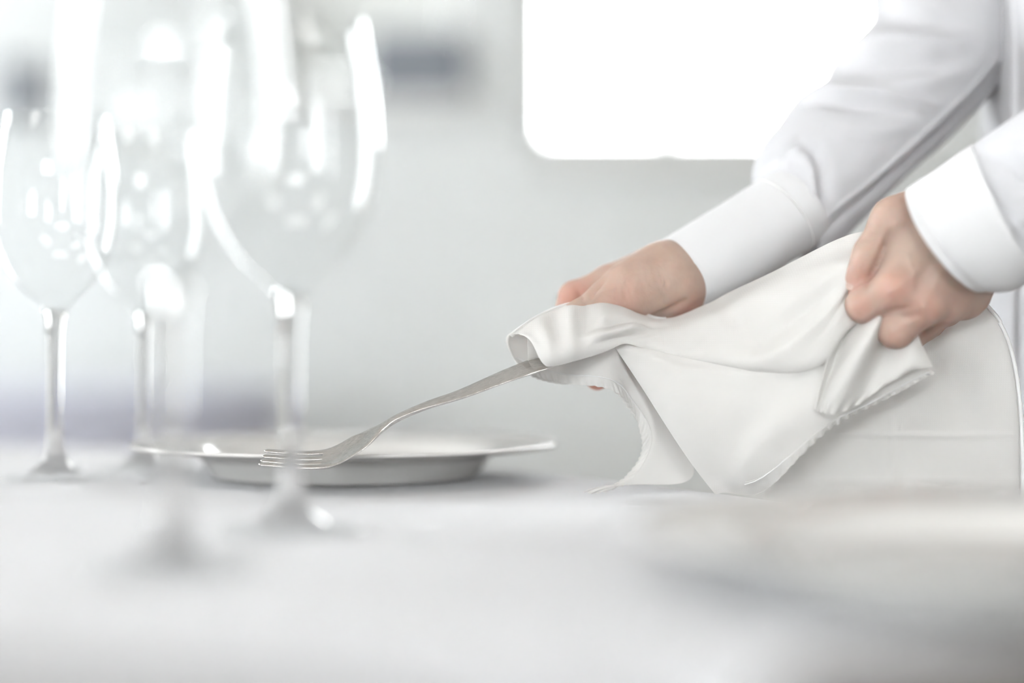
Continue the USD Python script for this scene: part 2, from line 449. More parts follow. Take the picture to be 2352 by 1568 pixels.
struct('floor', tm(box(X0 - 0.25, X1 + 0.25, Y0 - 0.25, Y1 + 0.25, -0.1, 0)), M['floor'])
struct('ceiling', tm(box(X0 - 0.25, X1 + 0.25, Y0 - 0.25, Y1 + 0.25, H, H + 0.1)), M['ceiling'])
BW = [(-0.50, -0.085, 1.36, 2.05), (0.03, 0.90, 1.25, 2.05)]
wall('wall_back', box(X0, X1, Y1, Y1 + 0.25, 0, H), [box(a, b, Y1 - 0.1, Y1 + 0.4, c, d) for a, b, c, d in BW] )
UNSEEN_LW = [(-2.9, -2.0), (1.5, 2.9)]  # left windows are out of view, placed to light the room sideways
wall('wall_left', box(X0 - 0.25, X0, Y0, Y1 + 0.25, 0, H), [box(X0 - 0.4, X0 + 0.1, a, b, 0.6, 2.4) for a, b in UNSEEN_LW])
wall('wall_right', box(X1, X1 + 0.25, Y0, Y1 + 0.25, 0, H), [])
UNSEEN_FW = [(-3.2, -1.9, 0.35, 1.8), (-0.9, 0.7, 2.05, 2.7), (1.9, 2.6, 0.9, 2.0)]  # unseen windows behind the camera, sized for their light and glass reflections
wall('wall_front', box(X0 - 0.25, X1 + 0.25, Y0 - 0.25, Y0, 0, H), [box(a, b, Y0 - 0.4, Y0 + 0.1, c, d) for a, b, c, d in UNSEEN_FW])
win(1, BW[0][0], BW[0][1], BW[0][2], BW[0][3], Y1, bars=0)
obj('added_blind', tm(box(BW[0][0] + .05, BW[0][1] - .05, Y1 + .07, Y1 + .072, BW[0][2] + .05, BW[0][3] - .05)), M['added_blind'], stage.GetPrimAtPath('/World/window_1'), False)  # sheet added over the left window to dim its white
win(2, BW[1][0], BW[1][1], BW[1][2], BW[1][3], Y1, bars=2)
for k, (a, b) in enumerate(UNSEEN_LW): win(3 + k, a, b, 0.6, 2.4, -X0, 'x', 1)      # windows out of view, turned a quarter, x -> y
for k, (a, b, c, d) in enumerate(UNSEEN_FW):
    t = UsdGeom.Xform.Define(stage, f'/World/window_{5 + k}').GetPrim(); tag(t, kind='structure')
    fr = box(a, b, Y0 - 0.15, Y0 - 0.08, c, d) - box(a + 0.05, b - 0.05, Y0 - 0.3, Y0, c + 0.05, d - 0.05)
    obj('frame', tm(fr), M['frame'], t, False)
    obj('pane', tm(box(a + 0.05, b - 0.05, Y0 - 0.118, Y0 - 0.114, c + 0.05, d - 0.05)), M['pane'], t, False)
struct('baseboard_back', tm(box(X0, X1, Y1 - 0.015, Y1, 0, 0.1)), M['frame'])


# ------------------------------------------------------------------ the table and its cloth
edge = [(-1.15, 1.52), (-0.80, 1.53), (-0.44, 1.44), (-0.15, 1.27), (0.03, 1.085), (0.095, 0.985), (0.15, 0.90), (0.225, 0.79), (0.31, 0.66), (0.34, 0.55),
        (0.27, 0.468), (0.10, 0.448), (-0.4, 0.445), (-1.0, 0.45), (-1.25, 0.55), (-1.33, 0.9), (-1.28, 1.35)]


def closed_curve(pts, n):
    p = np.array(pts + [pts[0]], float)
    t = np.r_[0, np.cumsum(np.linalg.norm(np.diff(p, axis=0), axis=1))]
    return CubicSpline(t, p, bc_type='periodic')(np.linspace(0, t[-1], n + 1)[:-1])


def draped(edge2d, z, drop, seed, n=260, lip=0.012, fold_amp=0.022, folds=26):
    """A cloth over a table top: flat field, rounded lip, hanging skirt with soft folds, with thickness."""
    e = closed_curve(edge2d, n)
    c = e.mean(0)
    tng = np.roll(e, -1, 0) - np.roll(e, 1, 0); nrm = np.stack([tng[:, 1], -tng[:, 0]], 1); nrm /= np.linalg.norm(nrm, axis=1, keepdims=True)
    if np.sum(nrm * (e - c)) < 0: nrm = -nrm
    rings = []
    for s in np.linspace(0.0, 1, 26)[1:]:
        q = c + (e - c) * s
        pts = np.column_stack([q, np.full(n, z)])
        w = meshkit.fbm(np.column_stack([q * 3.0, np.zeros(n)]), 3, seed) - 0.5
        pts[:, 2] += w * 0.0016 * min(1, 6 * (1 - s) + 0.1)
        rings.append(pts)
    for a in np.linspace(0, np.pi / 2, 6)[1:]:
        rings.append(np.column_stack([e + nrm * lip * np.sin(a), np.full(n, z - lip * (1 - np.cos(a)))]))
    ph = np.arange(n) / n * 2 * np.pi
    wav = np.sin(ph * folds + 1.5 * np.sin(ph * 3 + seed)) * 0.6 + np.sin(ph * (folds // 2) + seed) * 0.4
    for s in np.linspace(0, 1, 14)[1:]:
        rings.append(np.column_stack([e + nrm * (lip + 0.01 * s + fold_amp * s ** 0.8 * (wav + 1) / 2)[:, None], np.full(n, z - lip - (drop - lip) * s)]))
    top = np.vstack(rings)
    R = len(rings)
    f = grid_faces(R, n, True)
    v = np.vstack([top, [[c[0], c[1], z]]])
    i = np.arange(n); fan = np.stack([np.full(n, R * n), i, (i + 1) % n], 1)
    f = np.vstack([f[:, [0, 1, 2]], f[:, [0, 2, 3]]])
    if np.cross(v[fan[0, 1]] - v[fan[0, 0]], v[fan[0, 2]] - v[fan[0, 0]])[2] < 0: fan = fan[:, ::-1]
    a = v[f[0]]
    if np.cross(a[1] - a[0], a[2] - a[0])[2] < 0: f = f[:, ::-1]
    return v, np.vstack([f, fan]), e


def thicken(v, f, t):
    n = vnormals(v, f); N = len(v)
    e = np.sort(np.vstack([f[:, [0, 1]], f[:, [1, 2]], f[:, [2, 0]]]), 1)
    d = np.vstack([f[:, [0, 1]], f[:, [1, 2]], f[:, [2, 0]]])
    _, inv, cnt = np.unique(e, axis=0, return_inverse=True, return_counts=True)
    b = d[cnt[inv.ravel()] == 1]
    rim = np.vstack([np.stack([b[:, 1], b[:, 0], b[:, 0] + N], 1), np.stack([b[:, 1], b[:, 0] + N, b[:, 1] + N], 1)])
    return np.vstack([v, v - n * t]), np.vstack([f, f[:, ::-1] + N, rim])


def table_under(name, label, edge2d, z, leg_at, parent=None):
    t = thing(name, label, 'table')
    e = closed_curve(edge2d, 120)
    c = e.mean(0)
    cs = manifold3d.CrossSection([c + (e - c) * 0.985])
    if cs.area() < 1e-6: cs = manifold3d.CrossSection([(c + (e - c) * 0.985)[::-1]])
    obj('tabletop', tm(cs.extrude(0.028).translate((0, 0, z - 0.0295))), M['wood'], t, 30)
    for x, y in leg_at:
        obj('leg', tm(manifold3d.Manifold.cylinder(z - 0.03, 0.022, 0.03, 24).translate((x, y, 0))), M['wood'], t, 30)
    return t


v, f, e0 = draped(edge, TZ, 0.245, 3, fold_amp=0.012)
tc = obj('tablecloth', thicken(v, f, 0.0009), M['tablecloth'], None, 60)
tag(tc, 'white linen cloth covering the whole laid dining table', 'tablecloth')
table_under('dining_table', 'dark wooden dining table hidden under the white cloth', edge, TZ, [(-1.1, 0.95), (-1.1, 1.35), (0.02, 0.90), (-0.35, 1.2)])

a = np.arange(40) * 2 * np.pi / 40
edge_b = [(-1.15 + 0.75 * math.cos(q), 2.75 + 0.6 * math.sin(q)) for q in a[::2]]
v, f, _ = draped(edge_b, TZ + 0.02, 0.6, 9, n=160, folds=18)
tag(obj('tablecloth', thicken(v, f, 0.001), M['lavender'], None, 60), 'lavender grey cloth hanging from the blurred table behind the stemware', 'tablecloth')
table_under('round_table', 'dark round table far behind, hidden under a lavender cloth', edge_b, TZ + 0.02, [(-1.55, 2.75), (-0.75, 2.75), (-1.15, 3.05), (-1.15, 2.45)])


# ------------------------------------------------------------------ wine glasses
def make_glass(name, label, loc, rotz=0):
    t = thing(name, label, 'wine glass', loc, 'stemmed wine glasses on the laid table', rotz)
    hgt = 0.230
    # outer profile from the foot's underside up to the rim, then the inner wall down again
    foot = pchip_path([(0.0005, 0.0016), (0.012, 0.0014), (0.028, 0.0004), (0.0335, 0.0000), (0.0345, 0.0008), (0.0335, 0.0018), (0.024, 0.0030), (0.0165, 0.0046)], 40)
    stem = pchip_path([(0.0165, 0.0046), (0.0115, 0.0076), (0.0078, 0.0125), (0.0058, 0.0200), (0.0047, 0.032), (0.0044, 0.060), (0.0047, 0.088), (0.0058, 0.100), (0.0076, 0.1075)], 30)
    out = pchip_path([(0.0076, 0.1075), (0.0125, 0.1130), (0.0205, 0.1200), (0.0295, 0.1320), (0.0370, 0.1490), (0.0400, 0.1680), (0.0393, 0.1880), (0.0366, 0.2100), (0.0332, 0.2288)], 70)
    rim = [(0.0331, 0.2297), (0.0327, 0.2300), (0.0323, 0.2297)]
    inn = pchip_path([(0.0321, 0.2288), (0.0354, 0.2100), (0.0381, 0.1880), (0.0388, 0.1680), (0.0357, 0.1500), (0.0282, 0.1340), (0.0190, 0.1228), (0.0100, 0.1165), (0.0005, 0.1142)], 70)
    def part(nm, prof):
        v, f = lathe(prof, 112)
        obj(nm, (v, f), M[nm + '_glass'], t, True)
    part('bowl', np.vstack([out, rim, inn[:6]])); part('stem', stem); part('foot', foot)
    return t


g0 = make_glass('wine_glass', 'small clear wine glass standing furthest left, its rim in fair focus', (P(126, 0, 1.05)[0], 1.05, TZ + 0.0006))
dup(g0, (P(334, 0, 1.13)[0], 1.13, TZ + 0.0006), 'small clear wine glass just right of the leftmost glass, behind the blurred stem', 40)
dup(g0, (P(398, 0, 0.62)[0], 0.62, TZ + 0.0006), 'large fully blurred foreground wine glass whose rim leaves the top of the photo', 80)
dup(g0, (P(668, 0, 0.75)[0], 0.75, TZ + 0.0006), 'blurred wine glass whose stem crosses in front of the fork tines', 120)


# ------------------------------------------------------------------ plates
def make_plate(name, label, loc):
    t = thing(name, label, 'plate', loc, 'white china dinner plates')
    # outer: foot ring, wall, rim underside, lip; inner: rim top, cove, well
    under_well = pchip_path([(0.0005, 0.0032), (0.04, 0.0031), (0.079, 0.0028)], 16)
    foot = pchip_path([(0.079, 0.0028), (0.0805, 0.0003), (0.0835, 0.0), (0.0862, 0.0012)], 12)
    rimu = pchip_path([(0.0862, 0.0012), (0.0898, 0.0070), (0.0940, 0.0125), (0.1030, 0.0158), (0.120, 0.0172), (0.1362, 0.0198)], 34)
    lip = [(0.1373, 0.0204), (0.1376, 0.0212), (0.1371, 0.0220)]
    rimt = pchip_path([(0.1362, 0.0222), (0.120, 0.0202), (0.106, 0.0188), (0.0975, 0.0165)], 26)
    well = pchip_path([(0.0975, 0.0165), (0.0910, 0.0120), (0.086, 0.0078), (0.078, 0.0062), (0.04, 0.0061), (0.0005, 0.0061)], 40)
    for nm, pr in (('rim', np.vstack([rimu, lip, rimt])), ('well', np.vstack([well])), ('foot_ring', np.vstack([under_well, foot]))):
        obj(nm, lathe(pr, 160), M['china'], t, True)
    return t


p0 = make_plate('dinner_plate', 'white china dinner plate lying under the steel fork', (P(795, 0, 1.08)[0], 1.08, TZ + 0.0008))
dup(p0, (0.182, 0.578, TZ + 0.0008), 'white china dinner plate at the lower right, melted into the foreground blur')


# ------------------------------------------------------------------ the fork
def make_fork():
    base = P(905, 965, 0.928)
    t = thing('dinner_fork', 'steel four-tined dinner fork held out over the plate', 'fork')
    W = np.array([0.20, -0.915, -0.345]); W /= np.linalg.norm(W)
    D = 0.928
    # centre line (px, py), half width in metres, thickness
    spine = [(1395, 778, .0104, .0024), (1330, 802, .0108, .0022), (1245, 833, .0100, .0021), (1140, 872, .0080, .0021), (1050, 908, .0058, .0023), (985, 929, .0043, .0026), (940, 947, .0034, .0030),
             (905, 964, .0031, .0032), (880, 980, .0042, .0028), (858, 996, .0075, .0023), (836, 1013, .0105, .0020), (815, 1026, .0119, .0019), (790, 1041, .0121, .0018), (762, 1053, .0120, .0018), (740, 1057, .0119, .0018)]
    S = np.array(spine); pts = np.array([P(a, b, D + .045 * max(0, (a - 1240) / 160) ** 1.1) for a, b, _, _ in spine])
    tt = np.r_[0, np.cumsum(np.linalg.norm(np.diff(pts, axis=0), axis=1))]
    cs, ws = CubicSpline(tt, pts), PchipInterpolator(tt, S[:, 2:])

    def section(c, T, w, h, dish, m=28):
        Wn = W - T * (W @ T); Wn /= np.linalg.norm(Wn)
        N = np.cross(T, Wn); N *= 1 if N[2] > 0 else -1
        a = np.arange(m) * 2 * np.pi / m
        x = np.sign(np.cos(a)) * np.abs(np.cos(a)) ** 0.55 * w; z = np.sign(np.sin(a)) * np.abs(np.sin(a)) ** 0.8 * h / 2
        return c + x[:, None] * Wn + (z + dish * (x / max(w, 1e-6)) ** 2)[:, None] * N

    def sweep(ts, dish=lambda s: 0.0):
        rings = []
        for s in ts:
            T = cs(s, 1); T /= np.linalg.norm(T); w, h = ws(s)
            rings.append(section(cs(s), T, w, h, dish(s)))
        return closed(rings)

    def closed(rings):
        m = len(rings[0]); v = np.vstack(rings); f = grid_faces(len(rings), m, True)
        n = len(v); v = np.vstack([v, rings[0].mean(0), rings[-1].mean(0)]); i = np.arange(m)
        caps = np.vstack([np.stack([np.full(m, n), (i + 1) % m, i], 1), np.stack([np.full(m, n + 1), n - m + i, n - m + (i + 1) % m], 1)])
        f = np.vstack([f[:, [0, 1, 2]], f[:, [0, 2, 3]], caps])
        msh = trimesh.Trimesh(v, f, process=False)
        if msh.volume < 0: f = f[:, ::-1]
        return v, f

    t_neck, t_end = tt[8], tt[-1]
    dish = lambda s: 0.0011 * np.clip((s - tt[8]) / (tt[11] - tt[8]), 0, 1)
    obj('handle', sweep(np.linspace(0, t_neck, 90)), M['steel'], t, 50)
    obj('head', sweep(np.linspace(t_neck, t_end, 60), dish), M['steel'], t, 50)
    end = cs(t_end); T0 = cs(t_end, 1); T0 /= np.linalg.norm(T0)
    line = [P(a, b, D) for a, b in ((762, 1053), (740, 1057), (700, 1058.5), (650, 1056), (601, 1052.5))]
    lt = np.r_[0, np.cumsum(np.linalg.norm(np.diff(np.array(line), axis=0), axis=1))]
    lc = CubicSpline(lt, np.array(line))
    w_all = 0.0118; tw = 0.0024
    for k, o in enumerate(np.linspace(-1, 1, 4)):
        rings = []
        start = 0.0 if abs(o) == 1 else 0.0
        for s in np.linspace(start, lt[-1], 44):
            q = s / lt[-1]
            T = lc(s, 1); T /= np.linalg.norm(T)
            Wn = W - T * (W @ T); Wn /= np.linalg.norm(Wn)
            N = np.cross(T, Wn); N *= 1 if N[2] > 0 else -1
            end_r = 1 if q < 0.95 else math.sqrt(max(0.02, 1 - ((q - 0.95) / 0.05) ** 2))
            wid = tw * (1.12 - 0.30 * q) * end_r; hh = (0.0018 - 0.0004 * q) * (0.4 + 0.6 * end_r)
            x = (w_all - tw * 1.05) * o
            rings.append(section(lc(s) + Wn * x + N * 0.0011 * (x / w_all) ** 2, T, wid, hh, 0, 16))
        obj('tine', closed(rings), M['steel'], t, 50)
    return t


make_fork()


# ------------------------------------------------------------------ the napkin
nap = thing('napkin', 'white cotton napkin wrapped round the fork handle and stretched between two hands', 'napkin')
ruf = lambda freq, amp, lo=0.86: (lambda u, v: amp * np.sin(u * freq) * np.clip((v - lo) / (1 - lo), 0, 1))

# the roll round the fork handle and the swath that runs from it up to the other hand
swath = Sheet([
    [(1174, 772, .948), (1196, 767, .934), (1219, 782, .922), (1235, 812, .9165), (1254, 839, .9175)],
    [(1215, 739, .950), (1232, 753, .930), (1252, 780, .917), (1267, 812, .9125), (1284, 838, .9175)],
    [(1290, 704, .952), (1300, 724, .932), (1310, 765, .917), (1322, 798, .913), (1335, 824, .919)],
    [(1370, 692, .952), (1376, 713, .932), (1380, 752, .919), (1386, 783, .916), (1395, 805, .920)],
    [(1440, 704, .955), (1442, 720, .938), (1444, 744, .927), (1444, 768, .923), (1440, 789, .924)],
    [(1530, 734, .957), (1528, 745, .946), (1522, 765, .934), (1512, 790, .928), (1500, 808, .928)],
    [(1640, 690, .955), (1640, 715, .941), (1632, 755, .929), (1618, 800, .922), (1606, 831, .924)],
    [(1760, 634, .945), (1765, 668, .930), (1760, 730, .916), (1745, 800, .908), (1730, 845, .912)],
    [(1880, 572, .931), (1888, 615, .916), (1885, 690, .904), (1868, 775, .899), (1850, 838, .905)],
    [(1975, 528, .919), (1972, 585, .907), (1955, 645, .902), (1930, 715, .899), (1903, 790, .903)],
    [(2045, 545, .912), (2020, 610, .908), (2000, 660, .906), (1985, 695, .906), (1965, 730, .908)]], 260, 110, 0.0005, 1, (7, 1.5))


def swath_extra(u, v):
    e = 0.0
    w = np.clip((u - 0.62) * 4, 0, 1)
    # pulls that fan out from the gripping hand
    e = e + 0.0065 * w * np.cos(v * 2 * np.pi * 1.7 + 0.8 + u * 1.4) * (1 - 0.3 * u)
    w2 = np.exp(-((u - 0.20) / 0.10) ** 2)
    e = e + 0.0022 * w2 * np.sin(u * 62 + v * 3.0) * np.clip(v * 3, 0, 1) * np.clip((1 - v) * 2, 0, 1)
    e = e - 0.0030 * np.exp(-((v - 0.42 - 0.5 * (0.42 - u)) / 0.07) ** 2) * np.exp(-((u - 0.36) / 0.1) ** 2)
    return e


swath_folds = [([(1990, 640), (1900, 735), (1810, 800), (1730, 830)], 20, .0042), ([(1965, 600), (1860, 700), (1740, 780)], 24, -.0045), ([(1950, 560), (1810, 645), (1650, 735), (1520, 775)], 26, .0040),
               ([(1530, 742), (1450, 752), (1400, 766), (1345, 772)], 9, .0022), ([(1500, 762), (1420, 778), (1370, 790)], 10, -.0022), ([(1640, 700), (1700, 740), (1720, 800)], 26, -.0022)]
cloth_parts = [swath.mesh(extra=swath_extra, folds=swath_folds)]
# the far layer of the roll, seen through its open end, and the loose flap under the fork
flap = Sheet([
    [(1176, 766, .951), (1168, 785, .952), (1175, 812, .953), (1192, 838, .952)],
    [(1205, 768, .958), (1200, 790, .960), (1212, 822, .959), (1236, 869, .955)],
    [(1290, 770, .962), (1296, 805, .960), (1300, 845, .955), (1305, 882, .951)],
    [(1365, 770, .942), (1374, 805, .937), (1384, 848, .937), (1394, 891, .940)],
    [(1412, 787, .933), (1424, 828, .935), (1436, 880, .944), (1447, 938, .948)],
    [(1422, 812, .943), (1452, 870, .944), (1482, 935, .945), (1474, 1000, .950)],
    [(1440, 835, .946), (1500, 925, .948), (1506, 1000, .946), (1468, 1058, .950)],
    [(1470, 880, .948), (1545, 1010, .950), (1492, 1075, .946), (1418, 1113, .947)],
    [(1490, 920, .948), (1592, 1090, .950), (1490, 1112, .946), (1340, 1129, .944)]], 200, 70, 0.0004, 4)
cloth_parts.append(flap.mesh(extra=ruf(240, 0.0005, 0.8)))
# the front panel hanging under the fold
front = Sheet([
    [(1411, 795, .931), (1448, 848, .930), (1500, 925, .931), (1570, 1030, .934), (1646, 1132, .937)],
    [(1480, 797, .931), (1530, 860, .923), (1580, 940, .921), (1630, 1040, .924), (1688, 1137, .933)],
    [(1590, 822, .929), (1635, 872, .918), (1670, 950, .914), (1702, 1050, .917), (1738, 1138, .928)],
    [(1720, 838, .917), (1752, 885, .909), (1775, 950, .906), (1795, 1015, .909), (1806, 1078, .915)],
    [(1850, 830, .909), (1862, 880, .905), (1872, 920, .905), (1880, 960, .906), (1885, 992, .909)],
    [(1925, 765, .909), (1945, 830, .905), (1958, 885, .905), (1966, 920, .905), (1972, 948, .908)],
    [(1985, 715, .912), (2015, 780, .908), (2040, 840, .906), (2055, 875, .906), (2066, 900, .907)],
    [(2050, 700, .912), (2082, 770, .908), (2112, 815, .906), (2130, 842, .905), (2146, 856, .905)]], 210, 120, 0.0006, 6)


def front_extra(u, v):
    e = 0.0028 * np.exp(-((v - 0.05) / 0.07) ** 2) * np.sin(np.pi * np.clip(u, 0, 1)) ** 0.5
    e = e + 0.0022 * np.sin(u * 11 + v * 2.2) * v * np.clip((1 - u) * 3, 0, 1)
    e = e + ruf(180, 0.0009, 0.9)(u, v) * np.clip((u - 0.3) * 4, 0, 1)
    return e


front_folds = [([(1440, 800), (1560, 850), (1720, 862), (1880, 850)], 16, .0024), ([(1960, 860), (1860, 930), (1740, 1010), (1690, 1100)], 34, .0018), ([(1900, 860), (1760, 920), (1690, 1010), (1650, 1090)], 34, -.0018)]
cloth_parts.append(front.mesh(extra=front_extra, folds=front_folds))
# pleats that drop out of the fist
pleat = Sheet([
    [(1965, 690, .905), (1922, 765, .901), (1893, 850, .899), (1871, 938, .899)],
    [(1985, 692, .909), (1945, 770, .905), (1908, 860, .902), (1880, 944, .900)],
    [(1998, 720, .901), (1968, 775, .896), (1922, 862, .895), (1892, 948, .898)],
    [(2022, 716, .893), (2000, 775, .888), (1955, 862, .890), (1912, 950, .896)],
    [(2040, 712, .899), (2022, 780, .898), (1990, 865, .898), (1950, 938, .899)],
    [(2055, 715, .903), (2045, 790, .902), (2025, 855, .900), (1993, 914, .900)],
    [(2075, 720, .901), (2078, 790, .897), (2072, 835, .895), (2058, 868, .896)],
    [(2098, 722, .906), (2112, 780, .899), (2130, 818, .897), (2142, 842, .898)]], 150, 80, 0.0003, 8)
cloth_parts.append(pleat.mesh(extra=ruf(60, 0.0006, 0.85)))
# the back of the napkin, hanging behind the fist down past the table's edge
back = Sheet([
    [(1960, 640, .921), (1880, 850, .940), (1805, 1000, .953), (1752, 1150, .964), (1770, 1330, .966)],
    [(2050, 640, .922), (2010, 850, .938), (1955, 1000, .947), (1925, 1150, .950), (1915, 1330, .952)],
    [(2140, 640, .925), (2135, 850, .934), (2120, 1000, .944), (2110, 1150, .947), (2105, 1330, .950)],
    [(2210, 660, .927), (2255, 820, .930), (2270, 1000, .938), (2262, 1150, .940), (2255, 1330, .943)],
    [(2243, 684, .925), (2322, 798, .926), (2347, 965, .927), (2349, 1150, .930), (2345, 1330, .934)]], 130, 150, 0.0012, 11, (4, 1.5))
back_folds = [([(1880, 990), (2000, 998), (2200, 1000), (2347, 998)], 7, .0009), ([(2048, 960), (2052, 1120), (2054, 1300)], 9, .0009), ([(2120, 760), (2190, 860), (2230, 980)], 40, -.004)]
cloth_parts.append(back.mesh(extra=lambda u, v: 0.0004 * np.sin(v * 150) * np.clip((u - 0.93) / 0.07, 0, 1), folds=back_folds))
# the little scroll of cloth seen inside the open end of the roll
th = np.linspace(0, 3.6 * np.pi, 70)
inner = []
for q in th:
    r = 0.0016 + 0.0042 * q / th[-1]
    inner.append([np.array([0, math.cos(q) * r * 0.8, math.sin(q) * r * 1.25]) * [1, 1, 1]])
cc = P(1212, 798, .935); ax = np.array([0.92, 0.1, 0.12])
sv = np.vstack([np.array([cc + i[0] + ax * s for s in np.linspace(0, 0.03, 6)]) for i in inner])
cloth_parts.append(thicken(sv, np.vstack([grid_faces(70, 6)[:, [0, 1, 2]], grid_faces(70, 6)[:, [0, 2, 3]]]), 0.0006))
obj('cloth', join(*cloth_parts), M['napkin'], nap, 50)
# hems: a second thickness along each free edge, with its line of stitches
def hem_of(sh, extra, **k):
    obj('hem', sh.mesh(thick=0.0017, extra=extra, nu=k.pop('nu', 260), nv=k.pop('nv', 10), **k), M['napkin'], nap, 50)


hem_of(flap, ruf(240, 0.0005, 0.8), u0=0.02, u1=0.985, v0=0.80, v1=1.004)
hem_of(front, front_extra, folds=front_folds, u0=0.26, u1=1.0, v0=0.90, v1=1.004)
hem_of(swath, swath_extra, folds=swath_folds, u0=0.0, u1=0.5, v0=-0.004, v1=0.055)
hem_of(back, lambda u, v: 0.0004 * np.sin(v * 150) * np.clip((u - 0.93) / 0.07, 0, 1), u0=0.955, u1=1.004, nu=10, nv=220)
def stitches(sh, u, v, off=0.001):
    obj('stitching', tube(sh.line(u, v, off), 0.0003, 6), M['thread'], nap, True)


q = np.linspace(0, 1, 200)
stitches(flap, 0.02 + 0.6 * q, np.full(200, 0.80), 0.0012)
stitches(swath, 0.5 * q, 0.055 + 0 * q, 0.0014)
stitches(front, 0.26 + 0.74 * q, np.full(200, 0.90), 0.0012)
q2 = np.linspace(0.0, 1, 200)
obj('piping', tube(back.line(1.0 + 0.0015 * np.sin(q2 * 90), q2, 0.0004), 0.0011, 8), M['thread'], nap, True)


# ------------------------------------------------------------------ the person
person = thing('person', 'person in a white long-sleeved shirt holding the napkin and fork', 'person')

# --- hands: joints from the photograph's pixels, radii in metres
def J(px, py, d, r): return (P(px, py, d), r)


L = dict(  # near hand, back of the hand towards the camera
    arm=[J(2420, 390, .895, .024), J(2300, 470, .900, .0235), J(2205, 545, .904, .0235)],
    wrist=[(J(2150, 512, .906, .0165), J(2090, 500, .902, .0125)), (J(2200, 585, .906, .0185), J(2130, 560, .901, .0170)), (J(2225, 620, .908, .0165), J(2215, 665, .910, .0135)), (J(2175, 545, .906, .02), J(2140, 620, .899, .0165)), (J(2062, 545, .9055, .0085), J(2018, 640, .908, .0085))],
    meta=[(J(2130, 560, .900, .0165), J(2062, 660, .888, .0118)), (J(2160, 590, .900, .0165), J(2124, 694, .889, .0118)), (J(2190, 610, .903, .0155), J(2172, 694, .900, .0108)), (J(2210, 625, .907, .0145), J(2212, 682, .911, .0098))],
    thumb=[J(2110, 492, .902, .0125), J(2050, 503, .899, .0108), J(1998, 582, .9005, .0088), J(1967, 643, .9035, .0070)],
    index=[J(2062, 662, .888, .0112), J(1983, 700, .899, .0092), J(2018, 735, .918, .0082), J(2055, 720, .930, .0072)],
    middle=[J(2122, 698, .889, .0114), J(2056, 758, .895, .0094), J(2085, 775, .918, .0084), J(2120, 745, .930, .0074)],
    ring=[J(2172, 696, .900, .0108), J(2120, 745, .918, .0090), J(2140, 740, .935, .008), J(2165, 715, .936, .0072)],
    pinky=[J(2212, 684, .911, .0095), J(2175, 715, .926, .0078), J(2190, 705, .940, .007), J(2205, 690, .94, .0064)])


def left_hand(p):
    d = chain(p, L['arm'], 0.006)
    for (a, ra), (b, rb) in L['wrist']: d = smin(d, cone(p, a, b, ra, rb), 0.014)
    for (a, ra), (b, rb) in L['meta']: d = smin(d, cone(p, a, b, ra, rb), 0.011)
    d = smin(d, chain(p, L['thumb'][:2], 0.004), 0.008)
    th = chain(p, L['thumb'][1:], 0.003)
    d = smin(d, th, 0.0045)
    for k in ('index', 'middle', 'ring', 'pinky'): d = smin(d, chain(p, L[k], 0.003), 0.0035)
    return d


R = dict(  # far hand, thumb side towards the camera
    arm=[J(1850, 468, 1.008, .021), J(1720, 543, .992, .0215), J(1620, 604, .982, .0215)],
    palm=[(J(1592, 625, .982, .0212), J(1530, 642, .972, .0215)), (J(1535, 640, .969, .0200), J(1450, 668, .962, .0175)), (J(1580, 655, .988, .0195), J(1430, 690, .985, .019)), (J(1500, 620, .985, .013), J(1402, 655, .985, .0115)),
          (J(1582, 668, .988, .0165), J(1500, 730, .996, .018))],
    thumb=[J(1470, 660, .962, .0165), J(1398, 690, .957, .0120), J(1330, 730, .948, .0095), J(1290, 770, .945, .0075)],
    index=[J(1402, 656, .985, .0115), J(1322, 684, .982, .0100), J(1300, 735, .973, .0086), J(1320, 785, .968, .0072)],
    middle=[J(1430, 690, .995, .0115), J(1345, 725, 1.0, .0098), J(1335, 800, .99, .0086), J(1372, 869, .972, .0070)],
    ring=[J(1460, 715, 1.005, .0110), J(1385, 750, 1.012, .0092), J(1380, 800, 1.0, .0082), J(1420, 835, .985, .0070)],
    pinky=[J(1500, 735, 1.01, .0098), J(1435, 770, 1.015, .0082), J(1440, 800, 1.0, .0072), J(1465, 805, .99, .0062)])


def right_hand(p):
    d = chain(p, R['arm'], 0.006)
    for (a, ra), (b, rb) in R['palm']: d = smin(d, cone(p, a, b, ra, rb), 0.009)
    d = smin(d, chain(p, R['thumb'], 0.004), 0.006)
    for k in ('index', 'middle', 'ring', 'pinky'): d = smin(d, chain(p, R[k], 0.003), 0.0035)
    return d


# --- the rest of the body
SH_R, SH_L = np.array([0.47, 1.205, 1.325]), np.array([0.475, 0.872, 1.325])
EL_R, WR_R = P(2240, 30, 1.092), R['arm'][1][0]
EL_L, WR_L = P(2750, 120, .849), L['arm'][0][0]


